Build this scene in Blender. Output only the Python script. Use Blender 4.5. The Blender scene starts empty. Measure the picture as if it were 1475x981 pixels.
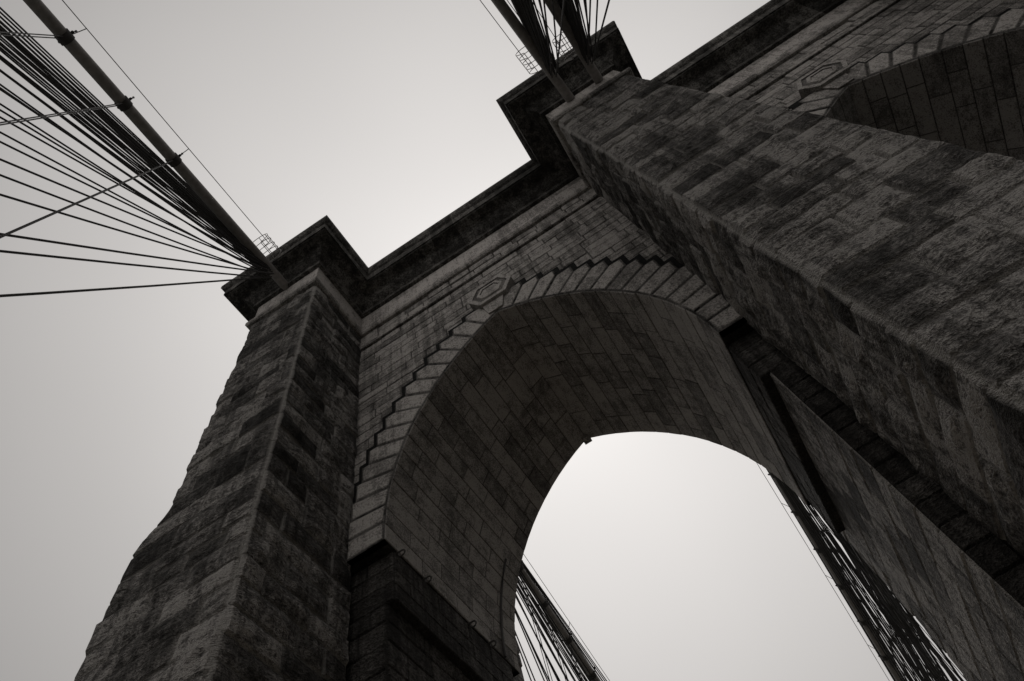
import bpy, math, random
import numpy as np
from mathutils import Vector, Matrix, noise
random.seed(7)
sc=bpy.context.scene
# ---------------------------------------------------------------- dims
S=5.15; ZA=8.42; D=6.67; ZF=14.31; ZT=18.43
CC=(ZA*ZA-S*S)/(2*S); RR=S+CC; AM=math.acos(CC/RR)
XA1=.176; XA2=14.75
YB=3.24; KB=.022; KS=.003
BUT=[(-9.64,-6.29),(6.20,9.63),(20.85,24.3)]
HIMP=1.69; ZBOT=-24.0; YR=.28; YV=.22
# ---------------------------------------------------------------- helpers
def link(o,parent=None):
    sc.collection.objects.link(o)
    if parent: o.parent=parent
    return o
def empty(name):
    e=bpy.data.objects.new(name,None); e.empty_display_size=1; return link(e)
class MB:
    def __init__(s): s.v=[];s.f=[];s.t=[];s.m=[]
    def grid(s,pts,tone,mort):
        nu=len(pts); nv=len(pts[0]); b=len(s.v)
        for i in range(nu):
            for j in range(nv): s.v.append(pts[i][j]); s.m.append(mort[i][j])
        for i in range(nu-1):
            for j in range(nv-1):
                a=b+i*nv+j; s.f.append((a,a+nv,a+nv+1,a+1)); s.t.append(tone)
    def poly(s,pts,tone=.5,mort=0.):
        b=len(s.v); s.v+=[tuple(p) for p in pts]; s.m+=[mort]*len(pts); s.f.append(tuple(range(b,b+len(pts)))); s.t.append(tone)
    def box(s,x0,x1,y0,y1,z0,z1,tone=.5):
        c=[(x,y,z) for z in (z0,z1) for y in (y0,y1) for x in (x0,x1)]
        for q in ((0,1,3,2),(4,5,7,6),(0,1,5,4),(2,3,7,6),(0,2,6,4),(1,3,7,5)): s.poly([c[k] for k in q],tone)
    def obj(s,name,mat,parent=None,smooth=False):
        me=bpy.data.meshes.new(name); me.from_pydata(s.v,[],s.f); me.update()
        a=me.attributes.new('tone','FLOAT','FACE'); a.data.foreach_set('value',s.t)
        a=me.attributes.new('mort','FLOAT','POINT'); a.data.foreach_set('value',s.m)
        if smooth: me.polygons.foreach_set('use_smooth',[True]*len(me.polygons))
        me.materials.append(mat); return link(bpy.data.objects.new(name,me),parent)
def nz(p,sc_): return noise.noise(Vector((p[0]*sc_,p[1]*sc_,p[2]*sc_)))
def block(B,P,N,u0,u1,v0,v1,off,rough,res,mw,skirt=0):
    d0=off*random.random(); tone=random.random()
    def seg(a,b):
        L=b-a; n=max(1,int(round((L-2*mw)/res))); 
        return [a]+[a+mw+(L-2*mw)*k/n for k in range(n+1)]+[b]
    us=seg(u0,u1); vs=seg(v0,v1); nu=len(us); nv=len(vs)
    sd=random.random()*100; tx=(random.random()-.5)*rough*1.3; ty=(random.random()-.5)*rough*1.3
    pts=[];mo=[]
    for i,u in enumerate(us):
        r=[];m=[]
        for j,v in enumerate(vs):
            p=P(u,v); n=N(u,v)
            if i in(0,nu-1) or j in(0,nv-1): d=0;mm=1.
            else:
                mm=0.
                e=1.0 if (1<i<nu-2 and 1<j<nv-2) else .3
                q=(p[0]+sd,p[1],p[2])
                w=nz(q,1.3)*.9+nz(q,3.7)*.8+nz(q,8.)*.45
                d=.02+d0+e*rough*(.8+w)+ (tx*((i/(nu-1))-.5)+ty*((j/(nv-1))-.5))
                d=max(.008,d)
            r.append((p[0]+n[0]*d,p[1]+n[1]*d,p[2]+n[2]*d)); m.append(mm)
        pts.append(r);mo.append(m)
    B.grid(pts,tone,mo)
def ashlar(B,P,N,uf,v0,v1,ch,L0,L1,off,rough,res=.3,mw=.035,jit=.2):
    v=v0
    while v<v1-1e-6:
        h=ch*(1+jit*(random.random()*2-1))
        if v+h>v1-.45*ch: h=v1-v
        a,b=uf(v+h/2)
        if b-a>.05:
            u=a; L=random.uniform(.3,1)*L1
            while u<b-1e-6:
                if u+L>b-.35*L0: L=b-u
                block(B,P,N,u,u+L,v,v+h,off,rough,res,mw)
                u+=L; L=random.uniform(L0,L1)
        v+=h
# ---------------------------------------------------------------- materials
def newmat(name):
    m=bpy.data.materials.new(name); m.use_nodes=True; nt=m.node_tree
    return m,nt,nt.nodes['Principled BSDF']
def stone(name,dark,light,mort,bump,stain=.55,tonev=.5,fine=14.,gain=.72,lo=.35,streak=.5,flo=.4,fhi=1.6,bed=(1,1,1),mk=0.,mp_=1.1):
    m,nt,bs=newmat(name); N=nt.nodes.new; L=nt.links.new
    tc=N('ShaderNodeTexCoord')
    def noi(scale,det,rg,mapping=None,off=0):
        n=N('ShaderNodeTexNoise'); n.inputs['Scale'].default_value=scale; n.inputs['Detail'].default_value=det; n.inputs['Roughness'].default_value=rg
        mp=N('ShaderNodeMapping'); mp.inputs['Scale'].default_value=mapping or (1,1,1); mp.inputs['Location'].default_value=(off,off,off); L(tc.outputs['Object'],mp.inputs[0]); L(mp.outputs[0],n.inputs['Vector'])
        return n.outputs[0]
    def rng(s,a,b,c,d):
        r=N('ShaderNodeMapRange'); 
        for i,x in enumerate((a,b,c,d)): r.inputs[i+1].default_value=x
        L(s,r.inputs[0]); return r.outputs[0]
    def mul(a,b):
        x=N('ShaderNodeMath'); x.operation='MULTIPLY'; L(a,x.inputs[0]); L(b,x.inputs[1]); return x.outputs[0]
    n1=noi(1.,3,.65,(.45,.45,.28)); n2=noi(2.2,3,.78,bed); n3=noi(fine,2,.85,tuple(1+(b-1)*.35 for b in bed)); n4=noi(1.,2,.7,(3.2,3.2,.16))
    at=N('ShaderNodeAttribute'); at.attribute_name='tone'
    r2=rng(n2,.36,.64,lo,1.35)
    f=mul(mul(rng(n1,.36,.62,1-stain,1.15),r2),mul(rng(n3,.38,.62,flo,fhi),rng(at.outputs['Fac'],0,1,1-tonev,1+tonev*.8)))
    f=mul(f,rng(n4,.40,.56,1-streak,1.05))
    g=N('ShaderNodeMath'); g.operation='MULTIPLY'; g.inputs[1].default_value=gain; L(f,g.inputs[0])
    cr=N('ShaderNodeMix'); cr.data_type='RGBA'; cr.clamp_factor=True; cr.inputs[6].default_value=(*dark,1); cr.inputs[7].default_value=(*light,1); L(g.outputs[0],cr.inputs[0])
    am=N('ShaderNodeAttribute'); am.attribute_name='mort'
    pw=N('ShaderNodeMath'); pw.operation='POWER'; pw.inputs[1].default_value=mp_; L(am.outputs['Fac'],pw.inputs[0])
    rm=rng(n2,.3,.7,.45+mk,1.15)
    mx=N('ShaderNodeMix'); mx.data_type='RGBA'; mx.clamp_factor=True; L(mul(pw.outputs[0],rm),mx.inputs[0]); L(cr.outputs[2],mx.inputs[6]); mx.inputs[7].default_value=(*mort,1)
    L(mx.outputs[2],bs.inputs['Base Color']); bs.inputs['Roughness'].default_value=.92; bs.inputs['Specular IOR Level'].default_value=.2
    ad=N('ShaderNodeMath'); ad.operation='ADD'; L(n2,ad.inputs[0]); L(n3,ad.inputs[1])
    bp=N('ShaderNodeBump'); bp.inputs['Strength'].default_value=bump; bp.inputs['Distance'].default_value=.2; L(ad.outputs[0],bp.inputs['Height']); L(bp.outputs[0],bs.inputs['Normal'])
    return m
M_rough=stone('rock_faced_granite',(.010,.009,.008),(.46,.435,.41),(.42,.40,.375),.9,.62,.8,15.,1.0,.36,.5,.45,1.6,(1,1,2.8),.4,.8)
M_wall =stone('coursed_granite',(.022,.020,.018),(.42,.395,.37),(.009,.008,.007),.5,.45,.5,18.,1.0,.5,.45,bed=(1,1,2.2))
M_vous =stone('voussoir_granite',(.04,.037,.034),(.42,.395,.37),(.009,.008,.007),.4,.4,.45,18.,1.05,.55,.35)
M_soff =stone('arch_soffit_stone',(.032,.03,.028),(.42,.395,.37),(.010,.009,.008),.3,.4,.5,22.,1.0,.55,.2,bed=(1.6,.7,1.6))
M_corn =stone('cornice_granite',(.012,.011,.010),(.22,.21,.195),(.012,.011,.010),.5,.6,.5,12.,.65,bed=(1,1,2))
M_friez=stone('frieze_granite',(.06,.056,.052),(.46,.43,.405),(.03,.028,.025),.3,.35,.35,14.,1.15,.6,.4)
M_dark =stone('dark_granite',(.010,.009,.008),(.15,.14,.13),(.02,.019,.018),.8,.6,.5,12.,.65,bed=(1,1,2.5))  # darker granite for recess walls, imposts and one jamb
M_stepshade  =stone('painted_step_shadow',(.004,.004,.004),(.015,.014,.013),(.01,.01,.01),.3,.4,.2,12.,.4)
def simple(name,col,rough=.6,metal=0,noise_s=20,var=.4):
    m,nt,bs=newmat(name); N=nt.nodes.new;L=nt.links.new
    tc=N('ShaderNodeTexCoord'); n=N('ShaderNodeTexNoise'); n.inputs['Scale'].default_value=noise_s; n.inputs['Detail'].default_value=3; L(tc.outputs['Object'],n.inputs['Vector'])
    r=N('ShaderNodeMix'); r.data_type='RGBA'; r.inputs[6].default_value=(*[c*(1-var) for c in col],1); r.inputs[7].default_value=(*[c*(1+var) for c in col],1); L(n.outputs[0],r.inputs[0])
    L(r.outputs[2],bs.inputs['Base Color']); bs.inputs['Roughness'].default_value=rough; bs.inputs['Metallic'].default_value=metal; return m
M_cable=simple('painted_cable_wrap',(.27,.255,.24),.6,0,5,.5)
M_wire=simple('weathered_wire_rope',(.04,.037,.035),.7,0,10)
M_iron=simple('dark_iron',(.05,.046,.043),.7,0,10)
M_steelp=simple('galvanised_cage',(.40,.38,.37),.5,0,10)
M_wood=simple('weathered_planks',(.30,.26,.21),.85,0,3)
M_asph=simple('asphalt',(.05,.05,.05),.9,0,8)
M_water=simple('river_water',(.08,.085,.08),.3,0,.05)
# ---------------------------------------------------------------- tower
T=empty('stone_bridge_tower')
for bi,(xa,xb) in enumerate(BUT):
    detail = bi<2
    for side in (0,1):
        B=MB()
        sg=-1 if side==0 else 1; y00=0 if side==0 else D
        res=.2 if (side==0 and detail) else .8
        def exl(z,xa=xa,bi=bi):
            e=0
            if bi==0: e=min(1,max(0,(1.78-z)/1.5))*.76
            return xa-KS*(ZF-z)-e
        def exr(z,xb=xb,bi=bi):
            e=0
            if bi==2: e=min(1,max(0,(1.78-z)/1.5))*.76
            return xb+KS*(ZF-z)+e
        def Yf(z): return y00+sg*(YB+KB*(ZF-z))
        def Pf(u,z): return (exl(z)+(exr(z)-exl(z))*u/3.4,Yf(z),z)
        ashlar(B,Pf,lambda u,v:(0,sg,0),lambda v:(0,3.4),ZBOT,ZF,.72,.75,2.1,.07,.095,res,.05,.25)
        for (ex,nx,outer) in ((exl,-1,bi==0),(exr,1,bi==2)):
            def Ps(u,z,ex=ex):
                return (ex(z),y00+sg*u*(YB+KB*(ZF-z))/YB,z)
            ashlar(B,Ps,lambda u,v,nx=nx:(nx,0,0),lambda v:(0,YB),ZBOT,ZF,.72,.7,2.1,.06 if not outer else .01,.10 if not outer else .03,res,.05,.25)
        B.obj('buttress_%d_%s'%(bi,'front' if side==0 else 'back'),M_rough,T)
B=MB()
for (x0,nx,bi) in ((BUT[0][0],-1,0),(BUT[2][1],1,2)):
    def P(u,z,x0=x0,nx=nx): return (x0+nx*(KS*(ZF-z)+min(1,max(0,(1.78-z)/1.5))*.76),u,z)
    ashlar(B,P,lambda u,v,nx=nx:(nx,0,0),lambda v:(0,D),ZBOT,ZF,.66,.9,1.8,.02,.03,.6)
B.obj('end_walls',M_rough,T)
bays=[(XA1,BUT[0][1],BUT[1][0]),(XA2,BUT[1][1],BUT[2][0])]
def archx(z,extra=0):
    r=RR+extra
    if z<0: return r-CC
    if z>=math.sqrt(max(0,r*r-CC*CC)): return 0
    return math.sqrt(r*r-z*z)-CC
for ci,(xa,bl,br) in enumerate(bays):
    for side in (0,1):
        sg=-1 if side==0 else 1; y0=0 if side==0 else D
        B=MB(); V=MB(); res=.35 if side==0 else 1.2
        ztop=math.sqrt((RR+.4)**2-CC*CC)
        Pw=lambda u,z:(u,y0,z); Nw=lambda u,z:(0,sg,0)
        ashlar(B,Pw,Nw,lambda v:(bl-.1,xa-archx(v-.35,.55)),0.0,ztop,.55,.8,1.7,.03,.015,res,.04,.1)
        ashlar(B,Pw,Nw,lambda v:(xa+archx(v-.35,.55),br+.1),0.0,ztop,.55,.8,1.7,.03,.015,res,.04,.1)
        ashlar(B,Pw,Nw,lambda v:(bl-.1,br+.1),ztop,ZF-1.35,.52,.8,1.8,.03,.015,res,.04,.1)
        y1=y0+sg*.12
        ashlar(B,lambda u,z:(u,y1,z),Nw,lambda v:(bl-.1,br+.1),ZF-1.35,ZF-1.1,.25,1.,1.8,.01,.01,res)
        B.poly([(bl-.1,y0,ZF-1.35),(br+.1,y0,ZF-1.35),(br+.1,y1,ZF-1.35),(bl-.1,y1,ZF-1.35)],.0)
        B.poly([(bl-.1,y0,ZF-1.1),(br+.1,y0,ZF-1.1),(br+.1,y1,ZF-1.1),(bl-.1,y1,ZF-1.1)],.3)
        ashlar(B,Pw,Nw,lambda v:(bl-.1,br+.1),ZF-1.1,ZF,.55,.8,1.6,.06,.05,res,.04)
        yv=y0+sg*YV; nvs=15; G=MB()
        for sd in (-1,1):
            for k in range(nvs):
                t0=AM*k/nvs; t1=AM*(k+1)/nvs; Ro=RR+1.27
                def pt(r,t,sd=sd):
                    return (xa+sd*max(r*math.cos(t)-CC,.0),r*math.sin(t))
                a=pt(RR,t0);b=pt(RR,t1);c=pt(Ro,t1);d=pt(Ro,t0)
                cor=(d[0],c[1])
                if abs(cor[0]-xa)<.05: cor=c
                tone=random.random()
                dd=.012+.035*random.random()
                ctr=((a[0]+b[0]+c[0]+d[0])/4,(a[1]+b[1]+c[1]+d[1])/4)
                ring=[a,b,c,cor,d]
                def inset(ring,w):
                    out=[];m_=len(ring)
                    for i in range(m_):
                        p0=Vector(ring[i-1]);p=Vector(ring[i]);p1=Vector(ring[(i+1)%m_])
                        e0=(p-p0);e1=(p1-p)
                        if e0.length<1e-4 or e1.length<1e-4: out.append(tuple(p.lerp(Vector(ctr),.06))); continue
                        e0.normalize();e1.normalize()
                        n0=Vector((-e0.y,e0.x)); n1=Vector((-e1.y,e1.x))
                        if n0.dot(Vector(ctr)-p)<0: n0=-n0
                        if n1.dot(Vector(ctr)-p)<0: n1=-n1
                        h=(n0+n1); h=h/max(.35,h.dot(n0)) if h.length>1e-3 else n0
                        out.append(tuple(p+h*w))
                    return out
                ins=inset(ring,.045); ins2=inset(ring,.09)
                m_=len(ring)
                for i in range(m_):
                    j=(i+1)%m_
                    V.poly([(ring[i][0],yv-sg*.2,ring[i][1]),(ring[j][0],yv-sg*.2,ring[j][1]),(ring[j][0],yv,ring[j][1]),(ring[i][0],yv,ring[i][1])],0,.6)
                    b0=len(V.v)
                    V.v+=[(ring[i][0],yv,ring[i][1]),(ring[j][0],yv,ring[j][1]),(ins[j][0],yv+sg*dd*.4,ins[j][1]),(ins[i][0],yv+sg*dd*.4,ins[i][1])]; V.m+=[1,1,.9,.9]; V.f.append((b0,b0+1,b0+2,b0+3)); V.t.append(tone)
                    b0=len(V.v)
                    V.v+=[(ins[i][0],yv+sg*dd*.4,ins[i][1]),(ins[j][0],yv+sg*dd*.4,ins[j][1]),(ins2[j][0],yv+sg*dd,ins2[j][1]),(ins2[i][0],yv+sg*dd,ins2[i][1])]; V.m+=[.9,.9,0,0]; V.f.append((b0,b0+1,b0+2,b0+3)); V.t.append(tone)
                V.poly([(p[0],yv+sg*dd,p[1]) for p in ins2],tone)
                # near-black raised strip, paints the shadow line along the steps
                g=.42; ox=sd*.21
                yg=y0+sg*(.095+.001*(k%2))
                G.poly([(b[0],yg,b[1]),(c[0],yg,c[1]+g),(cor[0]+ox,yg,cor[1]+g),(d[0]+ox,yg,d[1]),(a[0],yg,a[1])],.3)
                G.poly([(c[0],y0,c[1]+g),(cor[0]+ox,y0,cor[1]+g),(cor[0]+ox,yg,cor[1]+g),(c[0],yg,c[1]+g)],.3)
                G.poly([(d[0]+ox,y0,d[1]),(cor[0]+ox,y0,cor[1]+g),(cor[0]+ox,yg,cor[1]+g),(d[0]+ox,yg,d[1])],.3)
        B.obj('arch_wall_%d_%d'%(ci,side),M_wall,T)
        V.obj('voussoirs_%d_%d'%(ci,side),M_vous,T)
        G.obj('extrados_shadow_%d_%d'%(ci,side),M_stepshade,T)
        K=MB()
        zk=10.0; xk=xa+.08
        def hexp(w,h,y): return [(xk-w,y,zk),(xk-w*.60,y,zk-h),(xk+w*.60,y,zk-h),(xk+w,y,zk),(xk+w*.60,y,zk+h),(xk-w*.60,y,zk+h)]
        lv=[(.98,.78,y0),(.98,.78,y0+sg*.44,1),(.80,.62,y0+sg*.46),(.76,.59,y0+sg*.41,1),(.62,.47,y0+sg*.41,1),(.58,.44,y0+sg*.47),(.44,.32,y0+sg*.48),(.41,.30,y0+sg*.44,1),(.30,.20,y0+sg*.44)]
        rings=[hexp(*l[:3]) for l in lv]
        for q,(r0,r1) in enumerate(zip(rings[:-1],rings[1:])):
            dk=.6 if (len(lv[q+1])>3 and q>0) else 0.
            for i in range(6): K.poly([r0[i],r0[(i+1)%6],r1[(i+1)%6],r1[i]],.6 if not dk else .1,dk)
        K.poly(rings[-1],.6)
        w=[(xa-.30,ZA+.03),(xa+.30,ZA+.03),(xa+.55,zk-.5),(xa-.50,zk-.5)]
        yk=y0+sg*.32
        K.poly([(x,yk,z) for x,z in w],.5)
        for i in range(4):
            p,q=w[i],w[(i+1)%4]; K.poly([(p[0],yk,p[1]),(q[0],yk,q[1]),(q[0],y0-sg*.1,q[1]),(p[0],y0-sg*.1,p[1])],.5)
        if side==1: K.box(xa-.16,xa+.16,D-.05,D+.30,ZA-.22,ZA+.06,.4)
        K.obj('keystone_%d_%d'%(ci,side),M_vous,T)
    B=MB(); B2=MB(); B3=MB()
    arc=RR*AM; YS=YV+.002
    for sd in (-1,1):
        def P(u,v,sd=sd):
            t=v/RR; return (xa+sd*(RR*math.cos(t)-CC),u,RR*math.sin(t))
        def N(u,v,sd=sd):
            t=v/RR; return (-sd*math.cos(t),0,-math.sin(t))
        ashlar(B,P,N,lambda v:(-YS,D+YS),0,arc,.6,.8,2.3,.02,.006,.7,.03,.1)
        xi=xa+sd*S; xi2=xi+sd*.05; xj=xi+sd*.30; xw=xi+sd*1.5; xe=(bl if sd<0 else br)
        ashlar(B2,lambda u,z,xi=xi2:(xi,u,z),lambda u,z,sd=sd:(-sd,0,0),lambda v:(YR,D-YR),-HIMP,-.01,.56,.8,1.8,.02,.008,.6,.03)
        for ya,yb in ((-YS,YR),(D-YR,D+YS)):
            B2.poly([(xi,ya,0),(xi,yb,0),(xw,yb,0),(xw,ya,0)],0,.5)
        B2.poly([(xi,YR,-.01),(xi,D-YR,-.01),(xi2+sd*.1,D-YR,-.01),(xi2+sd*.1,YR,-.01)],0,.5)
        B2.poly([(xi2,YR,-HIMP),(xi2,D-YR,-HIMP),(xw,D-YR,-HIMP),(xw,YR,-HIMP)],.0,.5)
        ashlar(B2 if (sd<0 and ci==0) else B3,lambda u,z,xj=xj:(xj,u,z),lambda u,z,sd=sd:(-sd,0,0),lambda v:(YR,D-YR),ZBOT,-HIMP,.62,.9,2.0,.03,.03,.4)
        for y0,sg in ((YR,-1),(D-YR,1)):
            lo,hi=sorted((xj,xe+sd*.3))
            ashlar(B2,lambda u,z,y0=y0:(u,y0,z),lambda u,z,sg=sg:(0,sg,0),lambda v:(lo,hi),ZBOT,-HIMP,.62,.7,1.4,.04,.05,.35)
            lo,hi=sorted((xi2,xe+sd*.3))
            ashlar(B2,lambda u,z,y0=y0:(u,y0,z),lambda u,z,sg=sg:(0,sg,0),lambda v:(lo,hi),-HIMP,0,.56,.7,1.4,.02,.015,.5)
    B.obj('arch_soffit_%d'%ci,M_soff,T)
    B3.obj('pier_jambs_%d'%ci,M_rough,T); B2.obj('pier_recess_%d'%ci,M_dark,T)
def plan():
    pts=[]
    for i,(a,b) in enumerate(BUT):
        if i: pts.append((a,0.))
        pts.append((a,-YB)); pts.append((b,-YB))
        if i<2: pts.append((b,0.))
    back=[(x,D-y) for x,y in reversed(pts)]
    return pts+back
PL=plan(); n=len(PL)
def offset(d):
    out=[]
    for i in range(n):
        a=Vector(PL[i-1]);b=Vector(PL[i]);c=Vector(PL[(i+1)%n])
        e0=(b-a).normalized(); e1=(c-b).normalized()
        n0=Vector((e0.y,-e0.x)); n1=Vector((e1.y,-e1.x))
        out.append(b+(n0+n1)*d)
    return out
def sweep(B,prof,step=1.7,joints=True):
    rings=[offset(d) for d,z in prof]
    for i in range(n):
        j=(i+1)%n
        L=(Vector(PL[j])-Vector(PL[i])).length; k=max(1,int(round(L/step)))
        for q in range(k):
            tone=random.random(); g=.014/L if joints else 0
            t0=q/k; t1=(q+1)/k
            for m in range(len(prof)-1):
                tt=[t0,t0+g*1.2,t1-g*1.2,t1]
                row0=[tuple(rings[m][i].lerp(rings[m][j],t))+(prof[m][1],) for t in tt]
                row1=[tuple(rings[m+1][i].lerp(rings[m+1][j],t))+(prof[m+1][1],) for t in tt]
                B.grid([[row0[a],row1[a]] for a in range(4)],tone,[[1,1],[0,0],[0,0],[1,1]])
B=MB(); sweep(B,[(0,ZF),(.18,ZF+.02),(.24,ZF+.10),(.24,ZF+.34),(.12,ZF+.42),(.05,ZF+.42)],1.6); B.obj('necking_course',M_wall,T)
B=MB(); sweep(B,[(.05,ZF+.42),(.05,ZF+1.05)],1.3); sweep(B,[(.05,ZF+1.05),(.05,ZF+1.75)],1.5); sweep(B,[(.05,ZF+1.75),(.05,ZF+2.2)],1.9); B.obj('frieze',M_friez,T)
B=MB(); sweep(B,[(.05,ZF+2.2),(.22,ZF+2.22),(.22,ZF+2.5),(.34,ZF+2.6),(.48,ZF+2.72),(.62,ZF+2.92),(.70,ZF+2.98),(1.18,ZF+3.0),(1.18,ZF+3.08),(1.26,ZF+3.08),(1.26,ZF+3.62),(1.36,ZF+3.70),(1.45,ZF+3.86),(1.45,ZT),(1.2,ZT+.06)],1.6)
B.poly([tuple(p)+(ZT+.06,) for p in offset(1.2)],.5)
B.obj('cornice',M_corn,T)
def tube(name,paths,rad,mat,parent,sides=6):
    B=MB()
    for pts in paths:
        pts=[Vector(p) for p in pts]; r=rad
        rings=[]
        for i,p in enumerate(pts):
            t=(pts[min(i+1,len(pts)-1)]-pts[max(i-1,0)]).normalized()
            up=Vector((0,0,1)) if abs(t.z)<.95 else Vector((1,0,0))
            a=t.cross(up).normalized(); b=a.cross(t)
            rings.append([tuple(p+a*r*math.cos(2*math.pi*k/sides)+b*r*math.sin(2*math.pi*k/sides)) for k in range(sides+1)])
        B.grid(rings,.5,[[0]*(sides+1)]*len(rings))
    return B.obj(name,mat,parent,True)
hooks=[]
for yy in (.35,1.6,3.9,5.0):
    x=XA1-S; z=-.06
    hooks.append([(x-.1,yy,z),(x+.16,yy,z)])
    hooks.append([(x+.16+.10*math.sin(t*math.pi/5),yy,z-.10+.10*math.cos(t*math.pi/5)) for t in range(11)])
tube('iron_rings',hooks,.026,M_iron,T)
cond=[(XA1-(RR*math.cos(t)-CC)+.06,D-.75,RR*math.sin(t)) for t in [i*.05 for i in range(0,9)]]
tube('conduit',[cond],.045,M_iron,T)
B=MB(); B.box(-10.7,25.3,-4.6,D+4.6,-62,ZBOT,.4); B.obj('tower_base',M_rough,T)
# ---------------------------------------------------------------- cables
def at(a,dirn,s,slope,dx,sag,ylen): return Vector((a[0]+dx*s*(1-s/ylen*.5),a[1]+dirn*s,a[2]-slope*s+sag*s*s))
def cable(front,back,stayx):
    E=empty('suspension_cable')
    wr=[];bands=[];cab=[];sus=[];hand=[];cage=[];inner=[]
    for (a,dirn,slope,dx) in (front,back):
        yl=140; sag=.0013
        f=lambda s:at(a,dirn,s,slope,dx,sag,yl)
        cab.append([f(s) for s in [-1.5]+[yl*i/60 for i in range(61)]])
        s=6.2; k=0
        while s<90:
            c=f(s); t=(f(s+.1)-f(s)).normalized()
            bands.append([c-t*.15,c+t*.15])
            for o in (-.06,.06): sus.append([c+Vector((o,0,-.15)),Vector((c.x+o,c.y+dirn*2.2,-18))])
            inner.append([c+Vector((-.3,0,.15)),c+Vector((-.3,0,.1)),c+Vector((.30,0,.1)),c+Vector((.30,0,.35))])
            s+=2.35
        for o in (-.42,.42):
            hand.append([f(s)+Vector((o,0,1.0)) for s in [1.2]+[2+i*3 for i in range(25)]])
        for s in [6.2+4.7*i for i in range(14)]:
            for o in (-.42,.42): hand.append([f(s)+Vector((0,0,.1)),f(s)+Vector((o,0,1.0))])
        ye=[14.6+4.7*i for i in range(26)]
        for i,yy in enumerate(ye):
            yy+=random.uniform(-.5,.5)
            for o in ((-.16,.16) if i%2 else (0,)):
                st=Vector((a[0]+o,a[1]+dirn*(.1+.05*i),a[2]-.25-.06*(20-i)/4)); en=Vector((stayx+o*1.5,a[1]+dirn*(yy+o*2),-18.5))
                pts=[]
                for q in range(9):
                    u=q/8; p=st.lerp(en,u); p.z-=4*u*(1-u)*.011*(en-st).length; pts.append(p)
                wr.append(pts)
        hs=[.55,.8,1.05,1.3,1.55]
        for s in hs:
            c=f(s)+Vector((0,0,.95)); cage.append([c+Vector((.62*math.cos(q*math.pi/10),0,.75*math.sin(q*math.pi/10))) for q in range(-3,14)])
        for q in (-3,0,3,5,7,10,13):
            cage.append([f(s)+Vector((.62*math.cos(q*math.pi/10),0,.95+.75*math.sin(q*math.pi/10))) for s in (hs[0],hs[-1])])
    tube('main_cable',cab,.21,M_cable,E,14)
    tube('cable_bands',bands,.25,M_iron,E,12)
    tube('band_lugs',inner,.045,M_iron,E)
    tube('suspenders',sus,.020,M_wire,E)
    tube('hand_ropes',hand,.016,M_wire,E,5)
    tube('diagonal_stays',wr,.033,M_wire,E)
    tube('hoop_cage',cage,.016,M_steelp,E,5)
cable(((-7.97,-4.2,16.3),-1,.44,.143),((-7.95,10.6,17.2),1,.45,.012),-8.0)
cable(((7.17,-4.6,15.75),-1,.40,-.19),((7.15,10.6,16.7),1,.43,-.01),6.9)
cable(((8.72,-4.2,15.8),-1,.42,-.16),((8.6,10.6,16.7),1,.43,.01),8.4)
cable(((22.6,-4.2,16.3),-1,.44,-.143),((22.6,10.6,17.2),1,.45,-.012),22.6)
# ---------------------------------------------------------------- deck, river
def sheet(name,x0,x1,y0,y1,z,mat,th=.3):
    B=MB(); B.box(x0,x1,y0,y1,z-th,z,.5); return B.obj(name,mat)
B=MB()
for i in range(-160,180):
    y=i*.9; B.box(-4.6,4.9,y,y+.885,-16.25,-16.1,random.random())
B.obj('wooden_promenade',M_wood)
sheet('roadway',-22,-5.6,-160,160,-20.2,M_asph); 
sheet('roadway',10.5,22,-160,160,-20.2,M_asph)
sheet('river',-3000,3000,-3000,3000,-58,M_water,.1)
# ---------------------------------------------------------------- sky
w=bpy.data.worlds.new('World'); sc.world=w; w.use_nodes=True; nt=w.node_tree; N=nt.nodes.new; L=nt.links.new
bg=nt.nodes['Background']
sd=Vector((-71,453,874)).normalized(); el=math.asin(sd.z); az=math.atan2(sd.x,sd.y)
sky=N('ShaderNodeTexSky'); sky.sky_type='NISHITA'; sky.sun_disc=False; sky.sun_elevation=el; sky.sun_rotation=az; sky.dust_density=4; sky.air_density=1.5
bw=N('ShaderNodeRGBToBW'); L(sky.outputs[0],bw.inputs[0])
tc=N('ShaderNodeTexCoord'); dp=N('ShaderNodeVectorMath'); dp.operation='DOT_PRODUCT'; dp.inputs[1].default_value=sd; L(tc.outputs['Generated'],dp.inputs[0])
ac=N('ShaderNodeMath'); ac.operation='ARCCOSINE'; L(dp.outputs['Value'],ac.inputs[0])
dv=N('ShaderNodeMath'); dv.operation='DIVIDE'; dv.inputs[1].default_value=math.pi; L(ac.outputs[0],dv.inputs[0])
cn=N('ShaderNodeTexNoise'); cn.inputs['Scale'].default_value=1.6; cn.inputs['Detail'].default_value=2; L(tc.outputs['Generated'],cn.inputs['Vector'])
rp=N('ShaderNodeValToRGB'); L(dv.outputs[0],rp.inputs[0]); e=rp.color_ramp; e.interpolation='B_SPLINE'
vals=[(0,.85),(12,.82),(25,.70),(37,.50),(47,.37),(62,.21),(80,.12),(110,.09),(180,.07)]
e.elements[0].position=0; e.elements[0].color=(vals[0][1],)*3+(1,)
e.elements[1].position=1; e.elements[1].color=(vals[-1][1],)*3+(1,)
for a,v in vals[1:-1]:
    q=e.elements.new(a/180); q.color=(v,v,v,1)
dp2=N('ShaderNodeVectorMath'); dp2.operation='DOT_PRODUCT'; dp2.inputs[1].default_value=Vector((.08,-.96,.18)).normalized(); L(tc.outputs['Generated'],dp2.inputs[0])
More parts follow.
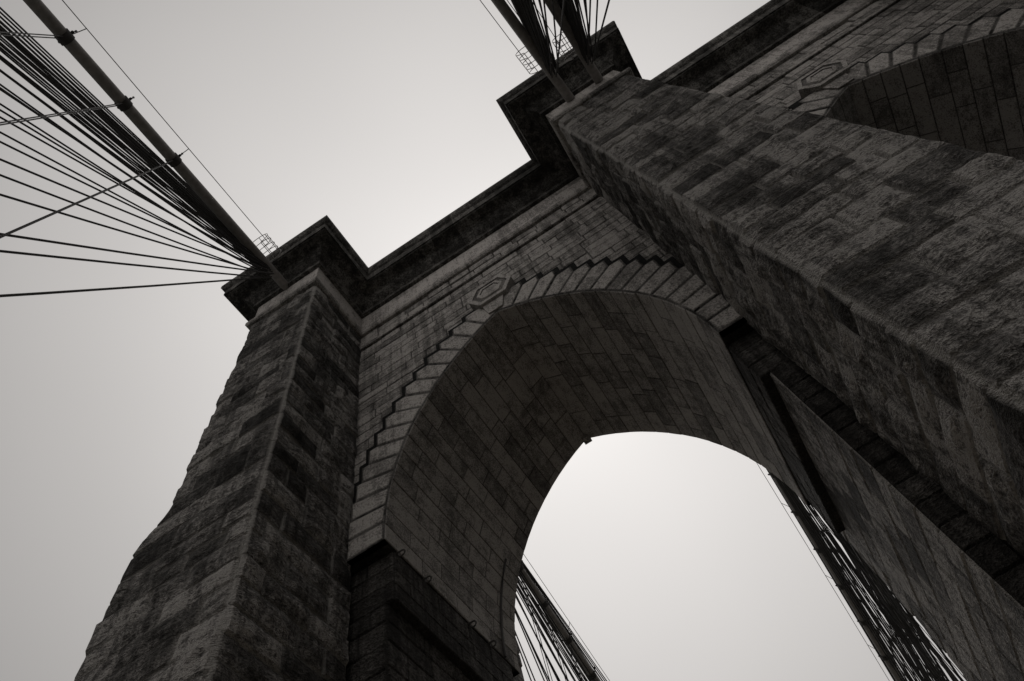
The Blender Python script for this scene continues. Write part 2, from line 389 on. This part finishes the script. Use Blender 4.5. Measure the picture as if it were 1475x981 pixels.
lb=N('ShaderNodeMapRange'); lb.interpolation_type='SMOOTHSTEP'; lb.inputs[1].default_value=.62; lb.inputs[2].default_value=.97; lb.inputs[3].default_value=0; lb.inputs[4].default_value=.95; L(dp2.outputs['Value'],lb.inputs[0])  # added bright lobe behind the camera, out of view, fills the tower front
ad=N('ShaderNodeMath'); ad.operation='ADD'; L(rp.outputs[0],ad.inputs[0]); L(lb.outputs[0],ad.inputs[1])
nm=N('ShaderNodeMapRange'); nm.inputs[1].default_value=.3; nm.inputs[2].default_value=.7; nm.inputs[3].default_value=.94; nm.inputs[4].default_value=1.06; L(cn.outputs[0],nm.inputs[0])
a1=N('ShaderNodeMath'); a1.operation='MULTIPLY_ADD'; a1.inputs[1].default_value=.10; a1.inputs[2].default_value=9.0; L(bw.outputs[0],a1.inputs[0])
m1=N('ShaderNodeMath'); m1.operation='MULTIPLY'; L(a1.outputs[0],m1.inputs[0]); L(ad.outputs[0],m1.inputs[1])
m2=N('ShaderNodeMath'); m2.operation='MULTIPLY'; L(m1.outputs[0],m2.inputs[0]); L(nm.outputs[0],m2.inputs[1])
tn=N('ShaderNodeVectorMath'); tn.operation='SCALE'; tn.inputs[0].default_value=(1,.965,.94); L(m2.outputs[0],tn.inputs['Scale'])
L(tn.outputs[0],bg.inputs[0]); bg.inputs[1].default_value=.1
sl=bpy.data.lights.new('sun','SUN'); sl.energy=.8; sl.angle=math.radians(20); sl.color=(1,.97,.93); so=link(bpy.data.objects.new('sun',sl)); so.rotation_euler=sd.to_track_quat('Z','Y').to_euler()
# ---------------------------------------------------------------- camera
R=((0.839568,0.514827,-0.173435),(-0.534655,0.726453,-0.431752),(-0.096285,0.455213,0.885161))
cd=bpy.data.cameras.new('camera'); cd.sensor_width=36; cd.lens=36*987.04/1475; cd.clip_end=6000; cd.clip_start=.1
co=link(bpy.data.objects.new('camera',cd))
m=Matrix(((R[0][0],-R[1][0],-R[2][0],2.49215),(R[0][1],-R[1][1],-R[2][1],-10.646),(R[0][2],-R[1][2],-R[2][2],-14.5019),(0,0,0,1)))
co.matrix_world=m; sc.camera=co
sc.view_settings.view_transform='Standard'; sc.view_settings.look='None'; sc.view_settings.exposure=0
